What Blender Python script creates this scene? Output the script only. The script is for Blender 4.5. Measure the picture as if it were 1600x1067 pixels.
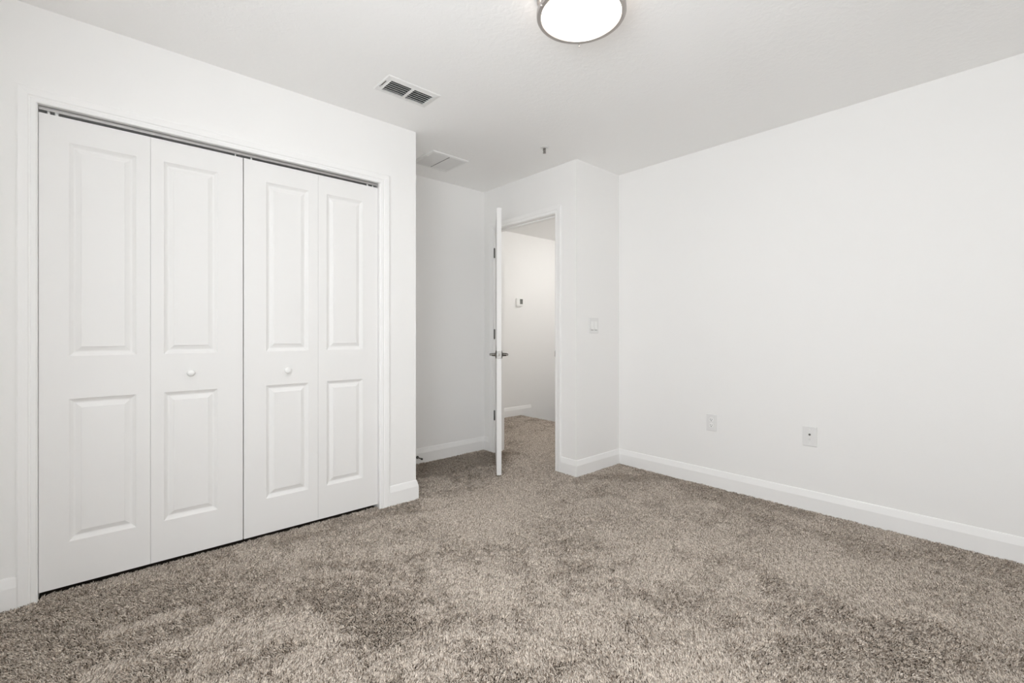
import bpy, bmesh, math
import numpy as np
from mathutils import Vector, Matrix

for o in list(bpy.data.objects):
    bpy.data.objects.remove(o)
S = bpy.context.scene
C = S.collection
PI = math.pi

# ---------------------------------------------------------------- camera
CAM_YAW = 0.7337
CAM_H = 1.0964
cam = bpy.data.cameras.new('camera')
camo = bpy.data.objects.new('camera', cam)
C.objects.link(camo)
camo.location = (0, 0, CAM_H)
camo.rotation_euler = (PI / 2, 0, -CAM_YAW)
cam.sensor_width = 36
cam.lens = 36 * 721.2 / 1600
cam.shift_y = -12.3 / 1600
cam.clip_start = 0.02
S.camera = camo

# ---------------------------------------------------------------- world, light, exposure
S.view_settings.view_transform = 'Standard'
S.view_settings.look = 'None'
S.view_settings.gamma = 1
S.view_settings.use_curve_mapping = False
S.view_settings.exposure = 0.06
S.cycles.use_denoising = True
S.cycles.max_bounces = 14
S.cycles.diffuse_bounces = 10
S.cycles.sample_clamp_indirect = 4
S.cycles.caustics_reflective = False
S.cycles.caustics_refractive = False

SKY = 11.8        # daylight outside the window
LAMP = 5.9        # bedroom ceiling lamp glass
HALL = 38.0       # hall ceiling lamp glass

W = bpy.data.worlds.new('sky')
S.world = W
W.use_nodes = True
bg = W.node_tree.nodes['Background']
bg.inputs[0].default_value = (0.93, 0.965, 1.0, 1)
bg.inputs[1].default_value = SKY

# ---------------------------------------------------------------- room measures (metres; x = along closet wall, y = along right wall)
X0, X1 = -0.449, 3.301       # window wall, right wall
Y0, Y1 = -0.370, 2.718       # rear wall, closet wall
XC = 1.5865                  # end of the closet
YA = 3.4437                  # back of the alcove
XE = 2.746                   # wall with the entry door
YJ = 2.305                   # short wall beside the door
H = 2.44
WT = 0.115
ZF = -0.011                  # carpet backing; the pile reaches about z = 0
YH = 4.55                    # far wall of the hall
XS = 4.25                    # top of the stairs
XH = 5.45

WIN_Y0, WIN_Y1, WIN_Z0, WIN_Z1 = -0.27, 1.00, 0.75, 2.10
pl = bpy.data.lights.new('window_portal', 'AREA')
pl.shape = 'RECTANGLE'
pl.size = WIN_Z1 - WIN_Z0
pl.size_y = WIN_Y1 - WIN_Y0
pl.cycles.is_portal = True
po = bpy.data.objects.new('window_portal', pl)
C.objects.link(po)
po.location = (X0 - WT - 0.01, (WIN_Y0 + WIN_Y1) / 2, (WIN_Z0 + WIN_Z1) / 2)
po.rotation_euler = (0, -PI / 2, 0)

W2_X0, W2_X1 = 0.14, 0.48        # made-up narrower window in the rear wall, added to brighten the alcove
pl2 = pl.copy()
pl2.size, pl2.size_y = W2_X1 - W2_X0, WIN_Z1 - WIN_Z0
po2 = bpy.data.objects.new('window_portal', pl2)
C.objects.link(po2)
po2.location = ((W2_X0 + W2_X1) / 2, Y0 - WT - 0.01, (WIN_Z0 + WIN_Z1) / 2)
po2.rotation_euler = (PI / 2, 0, 0)


# ---------------------------------------------------------------- materials
def mat(name, col, rough=0.6, metal=0.0, bump=None, spec=0.5):
    m = bpy.data.materials.new(name)
    m.use_nodes = True
    nt = m.node_tree
    b = nt.nodes['Principled BSDF']
    b.inputs['Base Color'].default_value = (*col, 1)
    b.inputs['Roughness'].default_value = rough
    b.inputs['Metallic'].default_value = metal
    b.inputs['Specular IOR Level'].default_value = spec
    if bump:
        scale, strength, dist, detail = bump
        tc = nt.nodes.new('ShaderNodeTexCoord')
        n = nt.nodes.new('ShaderNodeTexNoise')
        n.inputs['Scale'].default_value = scale
        n.inputs['Detail'].default_value = detail
        bp = nt.nodes.new('ShaderNodeBump')
        bp.inputs['Strength'].default_value = strength
        bp.inputs['Distance'].default_value = dist
        nt.links.new(tc.outputs['Object'], n.inputs['Vector'])
        nt.links.new(n.outputs['Fac'], bp.inputs['Height'])
        nt.links.new(bp.outputs['Normal'], b.inputs['Normal'])
    return m


def emit(name, col, strength):
    m = bpy.data.materials.new(name)
    m.use_nodes = True
    b = m.node_tree.nodes['Principled BSDF']
    b.inputs['Base Color'].default_value = (0.8, 0.8, 0.8, 1)
    b.inputs['Roughness'].default_value = 0.3
    b.inputs['Emission Color'].default_value = (*col, 1)
    b.inputs['Emission Strength'].default_value = strength
    return m


M = {}
M['wall'] = mat('wall_paint', (0.885, 0.878, 0.866), 0.7, bump=(140, 0.08, 0.002, 2), spec=0.2)
M['trim'] = mat('trim_paint', (0.895, 0.89, 0.88), 0.5, bump=(30, 0.03, 0.001, 1), spec=0.3)
M['door'] = mat('door_paint', (0.84, 0.832, 0.82), 0.5, bump=(90, 0.03, 0.001, 2), spec=0.3)
M['white_plastic'] = mat('white_plastic', (0.88, 0.88, 0.865), 0.4)
M['plate'] = mat('wall_plate_plastic', (0.80, 0.795, 0.785), 0.45)
M['mid'] = mat('grille_seam', (0.25, 0.245, 0.24), 0.6)
M['grille'] = mat('grille_enamel', (0.82, 0.815, 0.80), 0.4)
M['grey_mesh'] = mat('return_louvre_enamel', (0.74, 0.73, 0.715), 0.5)
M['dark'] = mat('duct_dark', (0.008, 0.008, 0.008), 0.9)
M['nickel'] = mat('brushed_nickel', (0.55, 0.52, 0.50), 0.45, 0.8)
M['pewter'] = mat('dark_pewter', (0.16, 0.15, 0.135), 0.30, 1.0)
M['chrome'] = mat('sprinkler_metal', (0.35, 0.33, 0.31), 0.35, 1.0)
M['hinge'] = mat('hinge_metal', (0.13, 0.125, 0.115), 0.42, 0.85)
M['plate_metal'] = mat('latch_metal', (0.30, 0.29, 0.27), 0.35, 0.9)
M['black'] = mat('black_rubber', (0.012, 0.012, 0.012), 0.6)
M['galv'] = mat('track_metal', (0.50, 0.49, 0.48), 0.4, 0.8)
M['screen'] = mat('lcd_screen', (0.16, 0.165, 0.15), 0.25)
M['slot'] = mat('socket_slot', (0.03, 0.028, 0.026), 0.7)
M['glow'] = emit('lamp_glass', (1.0, 0.88, 0.77), LAMP)
M['glow_side'] = emit('lamp_glass_side', (1.0, 0.86, 0.76), LAMP * .35)
M['glow_hall'] = emit('hall_lamp_glass', (1.0, 0.985, 0.965), HALL)

# ceiling: knock-down texture
m = mat('ceiling_texture_paint', (0.94, 0.935, 0.925), 0.8, spec=0.15)
nt = m.node_tree
tc = nt.nodes.new('ShaderNodeTexCoord')
n1 = nt.nodes.new('ShaderNodeTexNoise')
n1.inputs['Scale'].default_value = 38
n1.inputs['Detail'].default_value = 3
n1.inputs['Distortion'].default_value = 0.6
rp = nt.nodes.new('ShaderNodeValToRGB')
rp.color_ramp.elements[0].position = 0.44
rp.color_ramp.elements[1].position = 0.60
bp = nt.nodes.new('ShaderNodeBump')
bp.inputs['Strength'].default_value = 0.16
bp.inputs['Distance'].default_value = 0.002
nt.links.new(tc.outputs['Object'], n1.inputs['Vector'])
nt.links.new(n1.outputs['Fac'], rp.inputs['Fac'])
nt.links.new(rp.outputs['Color'], bp.inputs['Height'])
nt.links.new(bp.outputs['Normal'], nt.nodes['Principled BSDF'].inputs['Normal'])
M['ceiling'] = m

# glass pane of the (unseen) window
m = bpy.data.materials.new('window_glass')
m.use_nodes = True
nt = m.node_tree
nt.nodes.clear()
out = nt.nodes.new('ShaderNodeOutputMaterial')
tr = nt.nodes.new('ShaderNodeBsdfTransparent')
gl = nt.nodes.new('ShaderNodeBsdfGlossy')
gl.inputs['Roughness'].default_value = 0.02
mx = nt.nodes.new('ShaderNodeMixShader')
mx.inputs[0].default_value = 0.06
nt.links.new(tr.outputs[0], mx.inputs[1])
nt.links.new(gl.outputs[0], mx.inputs[2])
nt.links.new(mx.outputs[0], out.inputs[0])
M['glass'] = m

# carpet backing and yarn
M['backing'] = mat('carpet_backing', (0.06, 0.05, 0.04), 0.95, spec=0.05)
m = bpy.data.materials.new('carpet_yarn')
m.use_nodes = True
nt = m.node_tree
b = nt.nodes['Principled BSDF']
b.inputs['Roughness'].default_value = 0.85
b.inputs['Specular IOR Level'].default_value = 0.03
hi = nt.nodes.new('ShaderNodeHairInfo')
rp = nt.nodes.new('ShaderNodeValToRGB')
cr = rp.color_ramp
cr.elements[0].position = 0.0
cr.elements[0].color = (0.27, 0.218, 0.172, 1)
cr.elements[1].position = 1.0
cr.elements[1].color = (0.90, 0.81, 0.718, 1)
e = cr.elements.new(0.45)
e.color = (0.69, 0.607, 0.524, 1)
nt.links.new(hi.outputs['Random'], rp.inputs['Fac'])
tip = nt.nodes.new('ShaderNodeMapRange')          # the cut ends of the yarn are darker than its sides
tip.inputs['From Min'].default_value = 0.62
tip.inputs['From Max'].default_value = 1.0
tip.inputs['To Min'].default_value = 1.0
tip.inputs['To Max'].default_value = 0.50
mul = nt.nodes.new('ShaderNodeVectorMath')
mul.operation = 'SCALE'
nt.links.new(hi.outputs['Intercept'], tip.inputs['Value'])
nt.links.new(rp.outputs['Color'], mul.inputs[0])
nt.links.new(tip.outputs['Result'], mul.inputs['Scale'])
nt.links.new(mul.outputs['Vector'], b.inputs['Base Color'])
M['yarn'] = m


# ---------------------------------------------------------------- helpers
def link(name, bm, material, parent=None, smooth=False, loc=None):
    bmesh.ops.recalc_face_normals(bm, faces=bm.faces)
    me = bpy.data.meshes.new(name)
    bm.to_mesh(me)
    bm.free()
    o = bpy.data.objects.new(name, me)
    me.materials.append(material)
    C.objects.link(o)
    if smooth:
        for p in me.polygons:
            p.use_smooth = True
        me.set_sharp_from_angle(angle=math.radians(38))
    if parent:
        o.parent = parent
    if loc:
        o.location = loc
    return o


def box(bm, x0, x1, y0, y1, z0, z1, bev=0.0):
    g = bmesh.ops.create_cube(bm, size=1)
    vs = g['verts']
    for v in vs:
        v.co = Vector((x0 + (v.co.x + .5) * (x1 - x0), y0 + (v.co.y + .5) * (y1 - y0), z0 + (v.co.z + .5) * (z1 - z0)))
    if bev:
        es = {e for v in vs for e in v.link_edges}
        bmesh.ops.bevel(bm, geom=list(es), offset=bev, segments=2, affect='EDGES', profile=0.5)


def lathe(bm, prof, mtx=None, seg=40):
    """prof: list of (radius, height) about local z"""
    rings = []
    for r, h in prof:
        if r < 1e-6:
            rings.append([bm.verts.new((0, 0, h))])
        else:
            rings.append([bm.verts.new((r * math.cos(2 * PI * k / seg), r * math.sin(2 * PI * k / seg), h)) for k in range(seg)])
    for a, c in zip(rings, rings[1:]):
        for k in range(seg):
            j = (k + 1) % seg
            if len(a) == 1 and len(c) == 1:
                continue
            if len(a) == 1:
                bm.faces.new((a[0], c[k], c[j]))
            elif len(c) == 1:
                bm.faces.new((a[k], a[j], c[0]))
            else:
                bm.faces.new((a[k], a[j], c[j], c[k]))
    if mtx is not None:
        bmesh.ops.transform(bm, matrix=mtx, verts=[v for r in rings for v in r])


def sweep(bm, sections):
    """skin a list of closed sections (same number of points), cap both ends"""
    rings = [[bm.verts.new(p) for p in s] for s in sections]
    n = len(rings[0])
    for a, c in zip(rings, rings[1:]):
        for k in range(n):
            j = (k + 1) % n
            bm.faces.new((a[k], a[j], c[j], c[k]))
    bm.faces.new(rings[0])
    bm.faces.new(list(reversed(rings[-1])))


def props(o, label=None, cat=None, group=None, kind=None):
    if label:
        o['label'] = label
    if cat:
        o['category'] = cat
    if group:
        o['group'] = group
    if kind:
        o['kind'] = kind
    return o


def struct(o, label, cat):
    return props(o, label, cat, kind='structure')


def empty(name, loc, rz=0.0):
    o = bpy.data.objects.new(name, None)
    o.empty_display_size = 0.1
    C.objects.link(o)
    o.location = loc
    o.rotation_euler = (0, 0, rz)
    return o


AX = {'-y': Matrix.Rotation(PI / 2, 4, 'X'),        # local +z points to -y
      '-x': Matrix.Rotation(-PI / 2, 4, 'Y'),
      'down': Matrix.Rotation(PI, 4, 'X')}

# ---------------------------------------------------------------- room shell
bm = bmesh.new()
box(bm, X0 - .3, XE + WT, Y0 - .3, YA + .3, ZF - .12, ZF)          # bedroom, alcove, closet
box(bm, XE + WT, XS, YJ, YH + .1, ZF - .12, ZF)                     # landing
box(bm, XE + WT, X1 + .3, Y0 - .3, YJ, ZF - .12, ZF)
floor = struct(link('floor', bm, M['backing']), 'taupe cut-pile carpet covering the bedroom floor and hall landing', 'floor')

bm = bmesh.new()
box(bm, X0 - .3, XH + .3, Y0 - .3, YH + .3, H, H + .1)
struct(link('ceiling', bm, M['ceiling']), 'flat white ceiling with a knock-down plaster texture', 'ceiling')

# closet wall
OX0, OX1, OZ = -0.196, 1.345, 2.063          # rough opening
bm = bmesh.new()
box(bm, X0 - WT, OX0, Y1, Y1 + WT, ZF, H)
box(bm, OX1, XC, Y1, Y1 + WT, ZF, H)
box(bm, OX0, OX1, Y1, Y1 + WT, OZ, H)
box(bm, XC - WT, XC, Y1 + WT, YA, ZF, H)
struct(link('wall_left', bm, M['wall']), 'white wall holding the closet, ending in an outside corner', 'wall')
bm = bmesh.new()
box(bm, X0 - WT, XE + WT, YA, YA + WT, ZF, H)
struct(link('wall_back', bm, M['wall']), 'shaded white wall at the back of the door alcove', 'wall')
# entry door wall
DY0, DY1, DZ = 2.505, 3.305, 2.078           # rough opening
bm = bmesh.new()
box(bm, XE, XE + WT, YJ, DY0, ZF, H)
box(bm, XE, XE + WT, DY1, YA, ZF, H)
box(bm, XE, XE + WT, DY0, DY1, DZ, H)
struct(link('wall_entry', bm, M['wall']), 'white wall around the doorway to the hall', 'wall')
bm = bmesh.new()
box(bm, XE + WT, X1, YJ, YJ + WT, ZF, H)
struct(link('wall_front', bm, M['wall']), 'narrow white wall between doorway and right wall, carrying the light switch', 'wall')
bm = bmesh.new()
box(bm, X1, X1 + WT, Y0 - WT, YJ + WT, ZF, H)
struct(link('wall_right', bm, M['wall']), 'long blank white wall on the right with two wall plates', 'wall')
bm = bmesh.new()
box(bm, X0 - WT, W2_X0, Y0 - WT, Y0, ZF, H)
box(bm, W2_X1, X1, Y0 - WT, Y0, ZF, H)
box(bm, W2_X0, W2_X1, Y0 - WT, Y0, ZF, WIN_Z0)
box(bm, W2_X0, W2_X1, Y0 - WT, Y0, WIN_Z1, H)
struct(link('wall_rear', bm, M['wall']), 'white wall behind the camera with a narrow window added for extra light', 'wall')
bm = bmesh.new()
box(bm, X0 - WT, X0, Y0, WIN_Y0, ZF, H)
box(bm, X0 - WT, X0, WIN_Y1, Y1, ZF, H)
box(bm, X0 - WT, X0, WIN_Y0, WIN_Y1, ZF, WIN_Z0)
box(bm, X0 - WT, X0, WIN_Y0, WIN_Y1, WIN_Z1, H)
box(bm, X0 - WT, X0, Y1 + WT, YA, ZF, H)
struct(link('wall_window', bm, M['wall']), 'white wall with the window, out of frame on the left', 'wall')
# hall
bm = bmesh.new()
box(bm, XE + WT, XH, YH, YH + WT, -2.8, H)
struct(link('wall_hall_far', bm, M['wall']), 'white hall wall seen through the doorway, with a thermostat', 'wall')
bm = bmesh.new()
box(bm, XH, XH + WT, YJ, YH + WT, -2.8, H)
struct(link('wall_hall_end', bm, M['wall']), 'white wall closing the stairwell, out of sight', 'wall')
bm = bmesh.new()
box(bm, X1 + WT, XH, YJ, YJ + WT, -2.8, H)
struct(link('wall_hall_near', bm, M['wall']), 'white hall wall behind the bedroom, out of sight', 'wall')
bm = bmesh.new()
box(bm, XE, XE + WT, YA + WT, YH + WT, ZF, H)
struct(link('wall_hall_side', bm, M['wall']), 'white hall wall beyond the alcove, out of sight', 'wall')
# stairs going down from the landing
bm = bmesh.new()
for k in range(5):
    box(bm, XS + .24 * k, XS + .24 * (k + 1), YJ + WT, YH, -2.8, ZF - .18 * (k + 1))
box(bm, XS - .05, XS, YJ + WT, YH, -2.8, ZF - .12)
struct(link('floor_stairs', bm, M['backing']), 'carpeted stairs going down past the landing edge', 'stairs')

# ---------------------------------------------------------------- baseboards
BP = [(0, ZF), (.014, ZF), (.014, .080), (.0125, .086), (.0055, .114), (.0035, .119), (0, .121)]


def baseboard(name, pts, seg, label):
    """one straight board on segment seg of the polyline pts (room is on the right-hand side walking along it); mitred"""
    a, c = Vector(pts[seg]), Vector(pts[seg + 1])
    d = (c - a).normalized()
    n = Vector((d.y, -d.x))

    def mitre(P, other):
        if other is None:
            return lambda o: P + n * o
        m_ = Vector((other.y, -other.x))
        s = (n + m_) / (1 + n.dot(m_))
        return lambda o: P + s * o
    prev = (a - Vector(pts[seg - 1])).normalized() if seg > 0 else None
    nxt = (Vector(pts[seg + 2]) - c).normalized() if seg + 2 < len(pts) else None
    fa, fc = mitre(a, prev), mitre(c, nxt)
    bm = bmesh.new()
    sweep(bm, [[(*fa(o), z) for o, z in BP], [(*fc(o), z) for o, z in BP]])
    return struct(link(name, bm, M['trim']), label, 'baseboard')


CL, CR = -0.237, 1.389        # outer edges of closet casing
p1 = [(X0, Y0), (X0, Y1), (CL, Y1)]
p2 = [(CR, Y1), (XC, Y1), (XC, YA), (XE, YA), (XE, 3.350)]
p3 = [(XE, 2.458), (XE, YJ), (X1, YJ), (X1, Y0), (X0, Y0), (X0, Y1)]
baseboard('baseboard_left_near', p1, 1, 'white baseboard left of the closet casing')
baseboard('baseboard_left', p2, 0, 'short white baseboard between closet casing and outside corner')
baseboard('baseboard_left_return', p2, 1, 'white baseboard on the closet end wall facing the alcove')
baseboard('baseboard_back', p2, 2, 'white baseboard along the back wall of the alcove')
baseboard('baseboard_alcove', p2, 3, 'tiny white baseboard beside the hinge side door casing')
baseboard('baseboard_entry', p3, 0, 'short white baseboard right of the doorway casing')
baseboard('baseboard_front', p3, 1, 'white baseboard under the light switch')
baseboard('baseboard_right', p3, 2, 'long white baseboard along the right wall')
baseboard('baseboard_rear', p3, 3, 'white baseboard on the wall behind the camera')
baseboard('baseboard_window', p3, 4, 'white baseboard under the window')
baseboard('baseboard_hall', [(XE + WT, YH), (4.45, YH)], 0, 'white baseboard on the hall wall ending at the stairs')
bm = bmesh.new()
sk = [(4.40, .02), (4.46, .02), (5.30, -.62), (5.30, -.75), (4.28, ZF)]
sweep(bm, [[(x, YH - .012, z) for x, z in sk], [(x, YH, z) for x, z in sk]])
struct(link('trim_5', bm, M['trim']), 'white sloping stair skirt board against the hall wall', 'trim')

# ---------------------------------------------------------------- casings
CP = [(0, 0), (0, .008), (.004, .0105), (.016, .0115), (.019, .009), (.022, .0095), (.026, .013), (.040, .0155), (.052, .0165), (.057, .015), (.057, 0)]


def casing(bm, a0, a1, zt, to3, sgn=1, z0=ZF):
    """three mitred boards round an opening a0..a1 up to zt; to3(a, out, z) gives the point"""
    A = []
    for w, t in CP:
        A.append([(a0 - w, t, z0), (a0 - w, t, zt + w), (a1 + w, t, zt + w), (a1 + w, t, z0)])
    for k in range(3):
        sweep(bm, [[to3(*A[i][k]) for i in range(len(CP))], [to3(*A[i][k + 1]) for i in range(len(CP))]])


JX0, JX1, JZ = -0.178, 1.327, 2.045
bm = bmesh.new()
casing(bm, JX0 - .002, JX1 + .005, JZ - .001, lambda a, t, z: (a, Y1 - t, z))
t1 = struct(link('trim_1', bm, M['trim'], smooth=False), 'white moulded casing framing the closet opening', 'door casing')
bm = bmesh.new()
box(bm, OX0, JX0, Y1 - .001, Y1 + WT, ZF, OZ)
box(bm, JX1, OX1, Y1 - .001, Y1 + WT, ZF, OZ)
box(bm, JX0, JX1, Y1 - .001, Y1 + WT, JZ, OZ)
link('jamb', bm, M['trim'], t1)

EJ0, EJ1, EJZ = 2.524, 3.287, 2.060
bm = bmesh.new()
casing(bm, EJ0 - .004, EJ1 + .005, EJZ + .003, lambda a, t, z: (XE - t, a, z))
t2 = struct(link('trim_2', bm, M['trim']), 'white moulded casing framing the doorway to the hall', 'door casing')
bm = bmesh.new()
box(bm, XE - .001, XE + WT + .001, DY0, EJ0, ZF, DZ)
box(bm, XE - .001, XE + WT + .001, EJ1, DY1, ZF, DZ)
box(bm, XE - .001, XE + WT + .001, EJ0, EJ1, EJZ, DZ)
box(bm, XE + .040, XE + .075, EJ0, EJ0 + .011, ZF, EJZ, .002)
box(bm, XE + .040, XE + .075, EJ1 - .011, EJ1, ZF, EJZ, .002)
box(bm, XE + .040, XE + .075, EJ0 + .011, EJ1 - .011, EJZ - .011, EJZ, .002)
link('jamb', bm, M['trim'], t2)
bm = bmesh.new()
box(bm, XE - .003, XE + .032, EJ0 - .001, EJ0 + .0025, .905, .963, .0008)
box(bm, XE - .006, XE - .001, EJ0 - .005, EJ0 + .002, .914, .954, .0008)
link('strike_plate', bm, M['hinge'], t2)['label'] = 'dark metal strike plate on the latch jamb'
bm = bmesh.new()
casing(bm, EJ0 - .004, EJ1 + .005, EJZ + .003, lambda a, t, z: (XE + WT + t, a, z))
struct(link('trim_3', bm, M['trim']), 'white casing on the hall side of the doorway', 'door casing')


# ---------------------------------------------------------------- moulded door leaves
def rect_rings(bm, r, prof, cap=True, ysign=1):
    """nested rectangles: r=(x0,x1,z0,z1), prof=[(inset, depth)]"""
    rings = []
    for i, d in prof:
        rings.append([bm.verts.new((x, d * ysign, z)) for x, z in
                      ((r[0] + i, r[2] + i), (r[1] - i, r[2] + i), (r[1] - i, r[3] - i), (r[0] + i, r[3] - i))])
    for a, c in zip(rings, rings[1:]):
        for k in range(4):
            j = (k + 1) % 4
            bm.faces.new((a[k], a[j], c[j], c[k]))
    if cap:
        bm.faces.new(rings[-1])
    return rings


STICK = [(0, 0), (.0020, .0012), (.0050, .0040), (.0150, .0112), (.0190, .0122)]
RAISE = [(.0190, .0122), (.0215, .0120), (.0395, .0044), (.0402, .0018), (.0430, .0014)]


def leaf_mesh(w, h, th, rects, both=False):
    """leaf in local coords x 0..w, z 0..h, front at y=0 facing -y, back at y=th"""
    bm = bmesh.new()
    xs = sorted({0, w} | {v for r in rects for v in r[:2]})
    zs = sorted({0, h} | {v for r in rects for v in r[2:]})

    def inside(x, z):
        return any(r[0] < x < r[1] and r[2] < z < r[3] for r in rects)
    for y in (0, th):
        for i in range(len(xs) - 1):
            for j in range(len(zs) - 1):
                if (y == 0 or both) and inside((xs[i] + xs[i + 1]) / 2, (zs[j] + zs[j + 1]) / 2):
                    continue
                bm.faces.new([bm.verts.new(p) for p in ((xs[i], y, zs[j]), (xs[i + 1], y, zs[j]), (xs[i + 1], y, zs[j + 1]), (xs[i], y, zs[j + 1]))])
    for i in range(len(xs) - 1):
        for z in (0, h):
            bm.faces.new([bm.verts.new(p) for p in ((xs[i], 0, z), (xs[i + 1], 0, z), (xs[i + 1], th, z), (xs[i], th, z))])
    for j in range(len(zs) - 1):
        for x in (0, w):
            bm.faces.new([bm.verts.new(p) for p in ((x, 0, zs[j]), (x, th, zs[j]), (x, th, zs[j + 1]), (x, 0, zs[j + 1]))])
    for r in rects:
        rect_rings(bm, r, STICK, cap=False)
        if both:
            rect_rings(bm, r, [(i, th - d) for i, d in STICK], cap=False)
    bmesh.ops.remove_doubles(bm, verts=bm.verts, dist=1e-5)
    return bm


def panel_mesh(r, th=None):
    bm = bmesh.new()
    a = rect_rings(bm, r, RAISE)
    if th:
        c = rect_rings(bm, r, [(i, th - d) for i, d in RAISE])
    else:
        c = rect_rings(bm, r, [(.0190, .0160)])
    for k in range(4):
        j = (k + 1) % 4
        bm.faces.new((a[0][k], a[0][j], c[0][j], c[0][k]))
    return bm


KF = 2.738 / 2.718           # measured on the wall plane, moved back to the door plane


def ux(x):
    return x * KF


def uz(z):
    return CAM_H + (z - CAM_H) * KF


LEAF_Z0, LEAF_Z1 = .019, 2.017
YD = 2.738
leaves = [(-.1765, .1895), (.1905, .5715), (.5760, .9560), (.9570, 1.3250)]
prect = [(-.086, .138), (.238, .456), (.677, .897), (.998, 1.218)]
PZ = [(.212, .819), (1.000, 1.909)]


def knob_bm():
    bm = bmesh.new()
    lathe(bm, [(0, -.0005), (.0095, 0), (.0095, .002), (.0065, .006), (.0065, .012), (.0120, .0165), (.0165, .0215), (.0170, .0255), (.0150, .0295), (.0095, .0325), (0, .0335)], AX['-y'])
    return bm


for dn, idx, lab in (('door_1', (0, 1), 'white moulded bifold closet door, left pair of leaves'),
                     ('door_2', (2, 3), 'white moulded bifold closet door, right pair of leaves')):
    root = empty(dn, (leaves[idx[0]][0], YD, LEAF_Z0))
    struct(root, lab, 'closet door')
    for i in idx:
        x0, x1 = leaves[i]
        rects = [(ux(prect[i][0]) - x0, ux(prect[i][1]) - x0, uz(a) - LEAF_Z0, uz(b_) - LEAF_Z0) for a, b_ in PZ]
        lf = link('door_leaf', leaf_mesh(x1 - x0, LEAF_Z1 - LEAF_Z0, .033, rects), M['door'], root)
        lf.location = (x0 - leaves[idx[0]][0], 0, 0)
        for r in rects:
            link('raised_panel', panel_mesh(r), M['door'], lf)
        if i in (1, 2):
            k = link('knob', knob_bm(), M['white_plastic'], lf, smooth=True)
            kx, kz = ((.342, .906), (.782, .894))[i - 1]
            k.location = (kx * 1.004 - x0, 0, kz - LEAF_Z0)
            k['label'] = 'small round white knob'

# bifold track with its pivots
tr_ = empty('bifold_track', (JX0, YD, 2.034))
props(tr_, 'thin metal track above the closet doors, under the head casing', 'door track')
bm = bmesh.new()
L = JX1 - JX0 - .002
box(bm, .001, L, .002, .0035, -.0045, .0105)
box(bm, .001, L, .0275, .029, -.0045, .0105)
box(bm, .001, L, .002, .029, .0090, .0106)
link('channel', bm, M['galv'], tr_)
for x, r in ((.030, .005), (.055, .007), (.718, .0035), (.792, .0045), (1.440, .006), (1.475, .0045)):
    bm = bmesh.new()
    lathe(bm, [(0, -.0168), (r, -.0168), (r, .0085), (0, .0085)], None, 12)
    o = link('pivot', bm, M["white_plastic"], tr_, smooth=True)
    o.location = (x, .0145, 0)

# entry door, ajar and seen edge-on
PIN = (2.7385, 3.2790)
PHI = math.radians(39.0)
root = struct(empty('door_3', (PIN[0], PIN[1], .020)), 'white entry door standing ajar, seen edge-on in the doorway', 'door')
# local x runs from the pin to the latch edge, local y points to the hall side
root.rotation_euler = (0, 0, -PI / 2 - PHI)
DW, DH, DT = .757, 2.033, .035
OFF = .006
cx = DW / 2
er = []
for z0, z1 in ((.20, .81), (.99, 1.90)):
    er += [(.11, cx - .055, z0, z1), (cx + .055, DW - .11, z0, z1)]
lf = link('door_leaf', leaf_mesh(DW, DH, DT, er, both=True), M['door'], root)
lf.location = (.004, OFF, 0)
for r in er:
    link('raised_panel', panel_mesh(r, DT), M['door'], lf)
for z in (1.822, 1.072, .322):
    bm = bmesh.new()
    lathe(bm, [(0, -.002), (.0045, -.001), (.0062, .002), (.0062, .088), (.0045, .091), (0, .092)], None, 16)
    box(bm, .000, .0039, .001, .034, .001, .089)
    hg = link('hinge', bm, M['hinge'], root, smooth=True)
    hg.location = (0, 0, z - .046)
    hg['label'] = 'dark metal butt hinge'
HZ = .934 - .020
bm = bmesh.new()
box(bm, DW + .0036, DW + .0055, OFF + .005, OFF + DT - .005, HZ - .0285, HZ + .0285, .0008)
box(bm, DW + .0055, DW + .012, OFF + .012, OFF + DT - .013, HZ - .009, HZ + .009, .002)
link('latch_plate', bm, M['plate_metal'], root)['label'] = 'satin metal latch plate'
for sgn, y0, lb in ((-1, OFF, 'dark metal lever handle on the bedroom side'), (1, OFF + DT, 'dark metal lever handle on the hall side')):
    mt = Matrix.Translation((DW - .060, y0, HZ)) @ Matrix.Rotation(-sgn * PI / 2, 4, 'X')
    bm = bmesh.new()
    lathe(bm, [(0, 0), (.032, 0), (.0325, .003), (.029, .0075), (.018, .010), (.0125, .013), (.0115, .040), (0, .040)], mt, 32)
    # lever: tapered bar bending from the spindle toward the hinge side
    secs = []
    for t in np.linspace(0, 1, 13):
        x = -.112 * t + .012
        yy = .047 + .004 * math.sin(t * PI) - .006 * t * t
        hw = .0100 * (1 - .25 * t)
        hd = .0075 * (1 - .2 * t)
        if t in (0, 1):
            hw *= .6
            hd *= .6
        secs.append([(DW - .060 + x, y0 + sgn * (yy + hd * math.sin(q)), HZ + hw * math.cos(q)) for q in np.linspace(0, 2 * PI, 14, endpoint=False)])
    sweep(bm, secs)
    link('lever_handle', bm, M['pewter'], root, smooth=True)['label'] = lb

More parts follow.
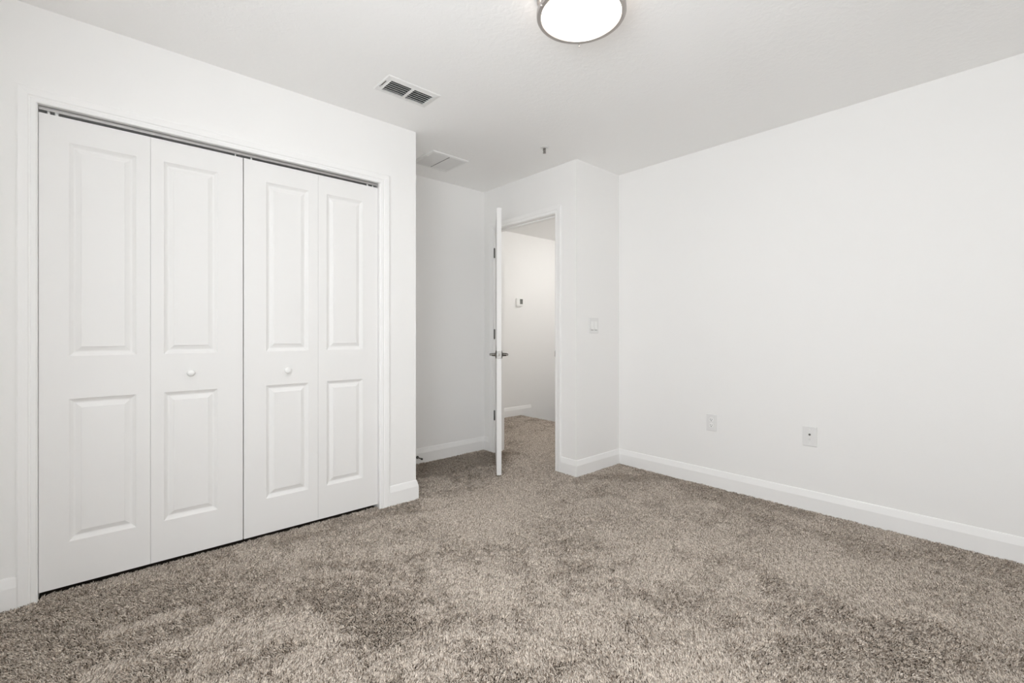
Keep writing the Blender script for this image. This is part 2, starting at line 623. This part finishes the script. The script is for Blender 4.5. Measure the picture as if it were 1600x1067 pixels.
# ---------------------------------------------------------------- ceiling lamp
lamp = props(empty('ceiling_lamp', (1.426, 1.174, H)), 'round glowing flush ceiling lamp with a brushed metal ring', 'ceiling light')
R = .173
bm = bmesh.new()
lathe(bm, [(0, 0), (.150, 0), (.150, -.010), (0, -.010)], None, 64)
link('mounting_plate', bm, M['white_plastic'], lamp, smooth=True)
bm = bmesh.new()
lathe(bm, [(0, -.0105), (R - .012, -.0105), (R - .012, -.074), (0, -.074)], None, 72)
link('glass_drum', bm, M['glow_side'], lamp, smooth=True)['label'] = 'glowing frosted glass side of the drum'
bm = bmesh.new()
lathe(bm, [(0, -.0745), (R - .012, -.0745), (R - .012, -.080), (R - .04, -.0835), (R - .09, -.0865), (0, -.0880)], None, 72)
link('glass_diffuser', bm, M['glow'], lamp, smooth=True)['label'] = 'bright frosted glass bottom diffuser'
for nm, z0, z1 in (('upper_ring', -.018, -.003), ('lower_ring', -.090, -.071)):
    bm = bmesh.new()
    pr = [(R - .0165, z0 + .003), (R - .0150, z0), (R - .008, z0 - .002), (R, z0), (R + .0025, z0 + .004), (R + .0025, z1 - .003), (R, z1), (R - .0115, z1), (R - .0115, z0 + .011), (R - .0165, z0 + .0085), (R - .0165, z0 + .003)]
    lathe(bm, pr, None, 96)
    link(nm, bm, M['nickel'], lamp, smooth=True)
a0 = math.radians(42)
for k in range(3):
    a = a0 + k * 2 * PI / 3
    bm = bmesh.new()
    lathe(bm, [(0, -.101), (.003, -.100), (.0045, -.096), (.003, -.092), (.0022, -.090), (.0022, 0), (0, 0)], None, 12)
    o = link('post', bm, M['nickel'], lamp, smooth=True)
    o.location = ((R + .004) * math.cos(a), (R + .004) * math.sin(a), 0)

# hall lamps, out of sight beyond the doorway; landing lamp added as fill
for hx_, hy_, lb_ in ((4.72, 3.55, 'small round ceiling lamp over the stairs, hidden beyond the doorway'), (3.75, 3.00, 'small round ceiling lamp added to brighten the hall landing, hidden beyond the doorway')):
    hl = props(empty('hall_ceiling_lamp', (hx_, hy_, H)), lb_, 'ceiling light', 'hall ceiling lamps')
    bm = bmesh.new()
    lathe(bm, [(0, 0), (.14, 0), (.14, -.02), (0, -.02)], None, 48)
    link('mounting_plate', bm, M['white_plastic'], hl, smooth=True)
    bm = bmesh.new()
    lathe(bm, [(.13, -.0205), (.125, -.05), (.09, -.08), (.04, -.094), (0, -.097)], None, 48)
    link('glass_shade', bm, M['glow_hall'], hl, smooth=True)

# ---------------------------------------------------------------- supply register on the ceiling
VX0, VX1, VY0, VY1 = 1.128, 1.447, 2.203, 2.383
vent = props(empty('supply_vent', ((VX0 + VX1) / 2, (VY0 + VY1) / 2, H)), 'white rectangular ceiling air vent with dark slots in two banks', 'air vent')
hx, hy = (VX1 - VX0) / 2, (VY1 - VY0) / 2
bm = bmesh.new()


def frame_rings(bm, hx, hy, prof):
    rings = [[bm.verts.new((sx * (hx - i), sy * (hy - i), d)) for sx, sy in ((-1, -1), (1, -1), (1, 1), (-1, 1))] for i, d in prof]
    for a, c in zip(rings, rings[1:]):
        for k in range(4):
            j = (k + 1) % 4
            bm.faces.new((a[k], a[j], c[j], c[k]))
    return rings


frame_rings(bm, hx, hy, [(0, 0), (0, -.0020), (.004, -.0050), (.026, -.0085), (.029, -.0100), (.031, -.0100), (.031, -.001)])
link('frame', bm, M['grille'], vent)
bm = bmesh.new()
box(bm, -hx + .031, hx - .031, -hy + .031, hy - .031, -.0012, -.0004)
link('duct_shade_sheet', bm, M['dark'], vent)  # black sheet standing in for the unlit depth of the duct
bm = bmesh.new()
box(bm, -.0085, .0085, -hy + .031, hy - .031, -.0115, -.0090)
link('crossbar', bm, M['grille'], vent)
ny = 6
for bank in (-1, 1):
    for k in range(ny + 1):
        yy = -hy + .031 + (2 * hy - .062) * k / ny
        bm = bmesh.new()
        xa, xb = (.0085, hx - .031) if bank > 0 else (-hx + .031, -.0085)
        s = [(-.0026, -.0092), (-.0018, -.0095), (.0016, -.0040), (.0009, -.0036)]
        sweep(bm, [[(xa, yy + q, z) for q, z in s], [(xb, yy + q, z) for q, z in s]])
        link('louvre', bm, M['grille'], vent)
bm = bmesh.new()
box(bm, -hx + .010, -hx + .013, -.035, .035, -.0095, -.0068)
link('lever_slot', bm, M['slot'], vent)
bm = bmesh.new()
box(bm, -hx + .009, -hx + .012, .018, .026, -.018, -.0090, .001)
link('damper_lever', bm, M['grille'], vent)

# ---------------------------------------------------------------- return grille over the alcove
RX0, RX1, RY0, RY1 = 1.832, 2.155, 2.893, 3.205
ret = props(empty('return_grille', ((RX0 + RX1) / 2, (RY0 + RY1) / 2, H)), 'square white return air grille with fine louvres over the door alcove', 'air vent')
hx, hy = (RX1 - RX0) / 2, (RY1 - RY0) / 2
bm = bmesh.new()
frame_rings(bm, hx, hy, [(0, 0), (0, -.0030), (.003, -.0075), (.022, -.0090), (.0235, -.0090), (.0235, -.0010)])
link('frame', bm, M['grille'], ret)
bm = bmesh.new()
box(bm, -hx + .0235, hx - .0235, -hy + .0235, hy - .0235, -.0012, -.0004)
link('duct_shade_sheet', bm, M['slot'], ret)  # dark sheet in place of the shade behind the louvres
bm = bmesh.new()
box(bm, -.0016, .0016, -hy + .0235, hy - .0235, -.0090, -.0030)
link('centre_bar', bm, M['mid'], ret)
for bank in (-1, 1):
    bm = bmesh.new()
    xa, xb = (.003, hx - .0235) if bank > 0 else (-hx + .0235, -.003)
    n = 24
    for k in range(n):
        yy = -hy + .0265 + (2 * hy - .053) * (k + .5) / n
        s = [(.0055, -.0080), (.0055, -.0086), (-.0050, -.0035), (-.0050, -.0029)]
        sweep(bm, [[(xa, yy + q, z) for q, z in s], [(xb, yy + q, z) for q, z in s]])
    link('louvre_bank', bm, M['grey_mesh'], ret)

# ---------------------------------------------------------------- sprinkler head
sp = props(empty('sprinkler_head', (2.405, 2.318, H)), 'small metal fire sprinkler head on the ceiling near the doorway', 'sprinkler')
bm = bmesh.new()
lathe(bm, [(0, 0), (.034, 0), (.034, -.002), (.026, -.006), (.012, -.007), (0, -.007)], None, 32)
link('escutcheon', bm, M['grille'], sp, smooth=True)
bm = bmesh.new()
lathe(bm, [(0, -.006), (.010, -.006), (.010, -.016), (.006, -.018), (.0035, -.020), (.0035, -.036), (.006, -.038), (0, -.039)], None, 20)
for s in (-1, 1):
    sweep(bm, [[(s * (.008 + .003 * math.sin(t * PI)) * (1 - .7 * max(0, t - .6) / .4) + dx, dy, -.012 - .027 * t) for dx, dy in ((-.0018, -.002), (.0018, -.002), (.0018, .002), (-.0018, .002))] for t in np.linspace(0, 1, 8)])
link('sprinkler_body', bm, M['chrome'], sp, smooth=True)
bm = bmesh.new()
lathe(bm, [(0, -.039), (.012, -.039), (.012, -.041), (0, -.041)], None, 24)
link('deflector', bm, M['chrome'], sp, smooth=True)


# ---------------------------------------------------------------- wall plates (local: x along wall, z up, -y out of the wall)
def plate_bm(w, h, t=.005):
    bm = bmesh.new()
    g = rect_rings(bm, (-w / 2, w / 2, -h / 2, h / 2), [(0, 0), (0, -t * .5), (.0025, -t), ], cap=True)
    bm.faces.new(g[0])
    return bm


def disc(bm, r, x, z, y0, y1, seg=20):
    lathe(bm, [(0, 0), (r, 0), (r, y0 - y1), (0, y0 - y1)], Matrix.Translation((x, y0, z)) @ AX['-y'], seg)


sw = props(empty('light_switch', (2.957, YJ, 1.161)), 'white double rocker light switch on the narrow wall by the doorway', 'light switch')
link('plate', plate_bm(.118, .121), M['plate'], sw)
for x in (-.023, .023):
    bm = bmesh.new()
    s = [(-.0046, .0335), (-.0062, .0335), (-.0050, -.004), (-.0088, -.031), (-.0080, -.0335), (-.0046, -.0335)]
    sweep(bm, [[(x - .0165, y, z) for y, z in s], [(x + .0165, y, z) for y, z in s]])
    link('rocker', bm, M['white_plastic'], sw)
    bm = bmesh.new()
    box(bm, x - .0170, x + .0170, -.0054, -.0046, -.0375, -.0345)
    link('gap', bm, M['slot'], sw)

ol = props(empty('power_outlet', (X1, 1.5095, .455), PI / 2 * -1), 'white duplex power outlet low on the right wall, nearer the corner', 'outlet')
link('plate', plate_bm(.076, .121), M['plate'], ol)
for z in (.0205, -.0205):
    bm = bmesh.new()
    lathe(bm, [(0, 0), (.0165, 0), (.0165, .0012), (.0155, .002), (0, .002)], Matrix.Translation((0, -.005, z)) @ AX['-y'], 28)
    rc = link('receptacle', bm, M['white_plastic'], ol, smooth=True)
    bm = bmesh.new()
    box(bm, -.0075, -.0050, -.0076, -.0068, z - .001, z + .0075)
    box(bm, .0050, .0075, -.0076, -.0068, z, z + .0065)
    disc(bm, .0030, 0, z - .0075, -.0068, -.0076)
    link('slots', bm, M['slot'], rc)
bm = bmesh.new()
disc(bm, .003, 0, 0, -.005, -.0062, 14)
link('screw', bm, M['white_plastic'], ol)

dp = props(empty('cable_wall_plate', (X1, .892, .457), -PI / 2), 'white cable jack plate low on the right wall, nearer the camera', 'wall plate')
link('plate', plate_bm(.078, .122), M['plate'], dp)
bm = bmesh.new()
lathe(bm, [(0, 0), (.0065, 0), (.0065, .004), (.0045, .004), (.0045, .010), (0, .010)], Matrix.Translation((0, -.005, .012)) @ AX['-y'], 6)
link('coax_jack', bm, M['hinge'], dp)['label'] = 'dark metal coax jack'
bm = bmesh.new()
box(bm, -.0060, .0060, -.0060, -.0050, -.023, -.011)
dj = link('data_jack', bm, M['grey_mesh'], dp)
for z in (.042, -.042):
    bm = bmesh.new()
    disc(bm, .003, 0, z, -.005, -.0060, 14)
    link('screw', bm, M['white_plastic'], dp)

# thermostat
th = props(empty('thermostat', (4.225, YH, 1.52)), 'small white thermostat with grey screen on the hall wall', 'thermostat')
bm = bmesh.new()
box(bm, -.055, .055, -.026, 0, -.050, .050, .004)
link('case', bm, M['white_plastic'], th)
bm = bmesh.new()
box(bm, -.001, .048, -.0275, -.0255, -.028, .040)
link('screen', bm, M['screen'], th)['label'] = 'grey display screen'
bm = bmesh.new()
box(bm, -.045, .030, -.020, 0, -.062, -.050, .003)
link('lower_cover', bm, M['grille'], th)

# door stop on the alcove baseboard
ds = props(empty('door_stop', (2.016, YA - .014, .052)), 'small black spring door stop on the alcove baseboard beside the closet corner', 'door stop')
bm = bmesh.new()
lathe(bm, [(0, 0), (.0125, 0), (.0125, .003), (.008, .008), (0, .008)], AX['-y'], 24)
link('base', bm, M['black'], ds, smooth=True)
bm = bmesh.new()
pr = [(0, .007)]
for k in range(22):
    pr += [(.0038, .008 + k * .0026), (.0052, .0093 + k * .0026)]
pr += [(.0038, .066), (0, .066)]
lathe(bm, pr, AX['-y'], 16)
link('spring', bm, M['hinge'], ds, smooth=True)
bm = bmesh.new()
lathe(bm, [(0, .065), (.0075, .065), (.0080, .077), (.0060, .080), (0, .080)], AX['-y'], 18)
link('rubber_tip', bm, M['black'], ds, smooth=True)

# ---------------------------------------------------------------- window on the left wall, plus an added rear one for light (out of frame)
for wname, loc_, rz_, w2, lb_ in (('window_1', (X0 - .06, (WIN_Y0 + WIN_Y1) / 2, WIN_Z0), 0, (WIN_Y1 - WIN_Y0) / 2, 'wide white framed window out of frame on the left'),
                                  ('fill_window', ((W2_X0 + W2_X1) / 2, Y0 - .06, WIN_Z0), PI / 2, (W2_X1 - W2_X0) / 2, 'narrow white framed window added behind the camera to brighten the alcove')):
    wn = struct(empty(wname, loc_, rz_), lb_, 'window')
    bm = bmesh.new()
    hh, t = WIN_Z1 - WIN_Z0, .04
    box(bm, -.03, .03, -w2, -w2 + t, 0, hh)
    box(bm, -.03, .03, w2 - t, w2, 0, hh)
    box(bm, -.03, .03, -w2 + t, w2 - t, 0, t)
    box(bm, -.03, .03, -w2 + t, w2 - t, hh - t, hh)
    box(bm, -.02, .02, -w2 + t, w2 - t, hh / 2 - .02, hh / 2 + .02)
    link('window_frame', bm, M['trim'], wn)
    bm = bmesh.new()
    box(bm, -.003, .003, -w2 + t, w2 - t, t, hh - t)
    link('pane', bm, M['glass'], wn)

# ---------------------------------------------------------------- carpet pile: real leaning tufts
rng = np.random.default_rng(7)


def vnoise(x, y, scale, seed):
    """smooth value noise in -1..1"""
    r = np.random.default_rng(seed)
    g = r.uniform(-1, 1, (256, 256))
    X, Y = x * scale + 40.3, y * scale + 57.7
    i, j = np.floor(X).astype(int), np.floor(Y).astype(int)
    fx, fy = X - i, Y - j
    fx, fy = fx * fx * (3 - 2 * fx), fy * fy * (3 - 2 * fy)
    i, j = i % 255, j % 255
    return (g[i, j] * (1 - fx) + g[i + 1, j] * fx) * (1 - fy) + (g[i, j + 1] * (1 - fx) + g[i + 1, j + 1] * fx) * fy


DENS = 52000
areas = [(X0 + .012, X1 - .012, Y0 + .012, Y1 + .035, 1.0),       # bedroom and the door gap strip
         (XC + .012, XE - .012, Y1 + .035, YA - .012, 1.0),       # alcove
         (XE - .012, XS - .002, YJ + WT + .01, YH - .012, 1.0)]  # doorway and landing
px, py = [], []
for x0, x1, y0, y1, f in areas:
    s = 1 / math.sqrt(DENS * f)
    gx, gy = np.meshgrid(np.arange(x0, x1, s), np.arange(y0, y1, s))
    gx = gx.ravel() + rng.uniform(-.5, .5, gx.size) * s
    gy = gy.ravel() + rng.uniform(-.5, .5, gy.size) * s
    px.append(gx)
    py.append(gy)
px, py = np.concatenate(px), np.concatenate(py)


def blocked(x, y):
    b = (x > XE - .010) & (x < XE + WT + .002) & ((y < EJ0 + .004) | (y > EJ1 - .004))      # door wall
    b |= (x > XE - .012) & (y < YJ + WT + .012)                                              # behind the short wall
    b &= ~((x < X1 - .012) & (y < YJ - .012))
    b |= (y > Y1 - .012) & (y < Y1 + WT) & ((x < JX0 + .004) | (x > JX1 - .004)) & (x < XC + .012)
    b |= (x > XC - WT) & (x < XC + .012) & (y > Y1 - .012)
    return b


k = ~blocked(px, py)
px, py = px[k], py[k]
N = px.size

# direction the pile was brushed: patches left by feet and the vacuum cleaner
fwd = np.array([math.sin(CAM_YAW), math.cos(CAM_YAW)])
wx = px + .035 * vnoise(px, py, 6, 21) + .018 * vnoise(px, py, 17, 22)
wy = py + .035 * vnoise(px, py, 6, 23) + .018 * vnoise(px, py, 17, 24)
patch = (0.34 * vnoise(px, py, 2.1, 11) + 0.36 * vnoise(wx, wy, 4.7, 12) + 0.34 * vnoise(wx, py, 11, 13)
         + .30 * vnoise(px, wy, 24, 18) + .22 * vnoise(px, py, 52, 19))
# marks brushed into the pile: (x, y, x, y, half width, amount) of each stroke
MARKS = [
    (-0.17, 2.58, 0.23, 2.40, 0.13, -1.5),
    (0.04, 2.26, 0.28, 2.23, 0.03, 1.3),
    (0.00, 2.18, 0.29, 2.11, 0.055, -1.3),
    (-0.01, 1.99, 0.20, 2.00, 0.04, 1.2),
    (0.08, 1.93, 0.17, 1.92, 0.06, -1.3),
    (-0.24, 2.44, -0.05, 2.13, 0.16, -1.1),
    (0.33, 1.75, 0.36, 1.74, 0.035, -0.9),
    (0.45, 1.75, 0.53, 1.72, 0.03, -0.9),
    (0.47, 2.09, 0.48, 2.08, 0.02, -0.8),
    (0.69, 1.89, 0.81, 1.91, 0.055, -1.0),
    (0.69, 1.75, 0.81, 1.57, 0.06, -0.5),
    (0.70, 2.65, 0.82, 2.60, 0.04, -0.7),
    (1.08, 2.65, 1.49, 2.62, 0.08, -0.8),
    (0.76, 2.24, 0.98, 2.09, 0.04, -0.6),
    (1.96, 3.21, 2.63, 3.21, 0.17, -1.5),
    (1.64, 2.72, 1.97, 2.59, 0.06, -0.6),
    (1.75, 2.24, 3.23, 3.04, 0.25, 0.6),
    (3.23, 3.39, 3.91, 3.88, 0.3, 0.6),
    (2.84, 2.20, 3.31, 1.77, 0.06, -0.9),
    (3.24, 2.06, 3.19, 0.88, 0.06, -0.8),
    (2.94, 0.69, 3.00, 0.43, 0.06, -1.0),
    (3.12, 0.25, 3.16, -0.00, 0.1, -1.1),
    (2.16, 1.15, 2.31, 0.88, 0.05, -0.8),
    (2.24, 0.79, 2.15, 0.70, 0.03, -1.0),
    (2.05, 0.61, 2.18, 0.51, 0.06, -0.7),
    (2.20, 0.41, 2.34, 0.19, 0.05, -0.9),
    (2.00, 0.29, 2.17, 0.23, 0.08, -0.8),
    (1.83, 0.53, 1.86, 0.46, 0.06, -0.5),
    (1.71, 1.06, 1.80, 0.86, 0.06, -0.4),
    (1.61, 1.36, 1.93, 1.23, 0.06, -0.4),
    (2.52, 0.87, 2.49, 0.36, 0.14, 0.5),
    (0.32, 2.52, 0.79, 2.43, 0.06, 0.5),
    (0.31, 1.99, 0.61, 1.87, 0.08, 0.4),
    (1.18, 2.08, 1.90, 2.11, 0.12, 0.3),
]
for ax_, ay_, bx, by, wd, am in MARKS:
    dx, dy = bx - ax_, by - ay_
    t = np.clip(((wx - ax_) * dx + (wy - ay_) * dy) / (dx * dx + dy * dy), 0, 1)
    dd = np.hypot(wx - ax_ - t * dx, wy - ay_ - t * dy) / wd
    patch += am / (1 + np.exp((dd - 1) * 5.0))
ang = 2.3 * vnoise(px, py, 1.3, 14)
pc = np.tanh(1.7 * (patch + .10))
tx, ty = vnoise(px, py, 90, 15) + .5 * vnoise(px, py, 45, 25), vnoise(px, py, 90, 16) + .5 * vnoise(px, py, 45, 26)      # each yarn tuft twists its own way
lean_x = fwd[0] * pc * 1.2 + .20 * np.cos(ang) + .75 * tx
lean_y = fwd[1] * pc * 1.2 + .20 * np.sin(ang) + .75 * ty
ra = rng.uniform(0, 2 * PI, N)
rl = rng.uniform(.15, .60, N)
lx = lean_x + rl * np.cos(ra)
ly = lean_y + rl * np.sin(ra)
lat = np.hypot(lx, ly)
sc = np.minimum(1, 1.2 / np.maximum(lat, 1e-6))
lx, ly = lx * sc, ly * sc
lat = np.hypot(lx, ly)
Ln = rng.uniform(.0115, .0150, N) * (1 + .16 * vnoise(px, py, 75, 27))
up = 1 / np.sqrt(1 + lat ** 2)
# curl
cu = rng.uniform(-.0024, .0024, (N, 2))
P = np.zeros((N, 4, 3), np.float32)
for q, (t, lf_) in enumerate(((0, 0), (.38, .30), (.72, .68), (1, 1))):
    bend = math.sin(t * PI)
    P[:, q, 0] = px + lx * up * Ln * lf_ + cu[:, 0] * bend
    P[:, q, 1] = py + ly * up * Ln * lf_ + cu[:, 1] * bend
    P[:, q, 2] = ZF - .0005 + Ln * up * t * (1.0 + .12 * bend)
rad = np.tile(np.array([.00115, .00142, .00138, .00085], np.float32), (N, 1)) * rng.uniform(.8, 1.2, (N, 1)).astype(np.float32)

hc = bpy.data.hair_curves.new('carpet_pile')
hc.add_curves([4] * N)
hc.position_data.foreach_set('vector', P.ravel())
ar = hc.attributes.get('radius') or hc.attributes.new('radius', 'FLOAT', 'POINT')
ar.data.foreach_set('value', rad.ravel())
hc.materials.append(M['yarn'])
co = bpy.data.objects.new('carpet_pile', hc)
C.objects.link(co)
co.parent = floor
co['kind'] = 'stuff'
co['label'] = 'taupe cut-pile yarn with brushed light and dark patches'
print('tufts', N)
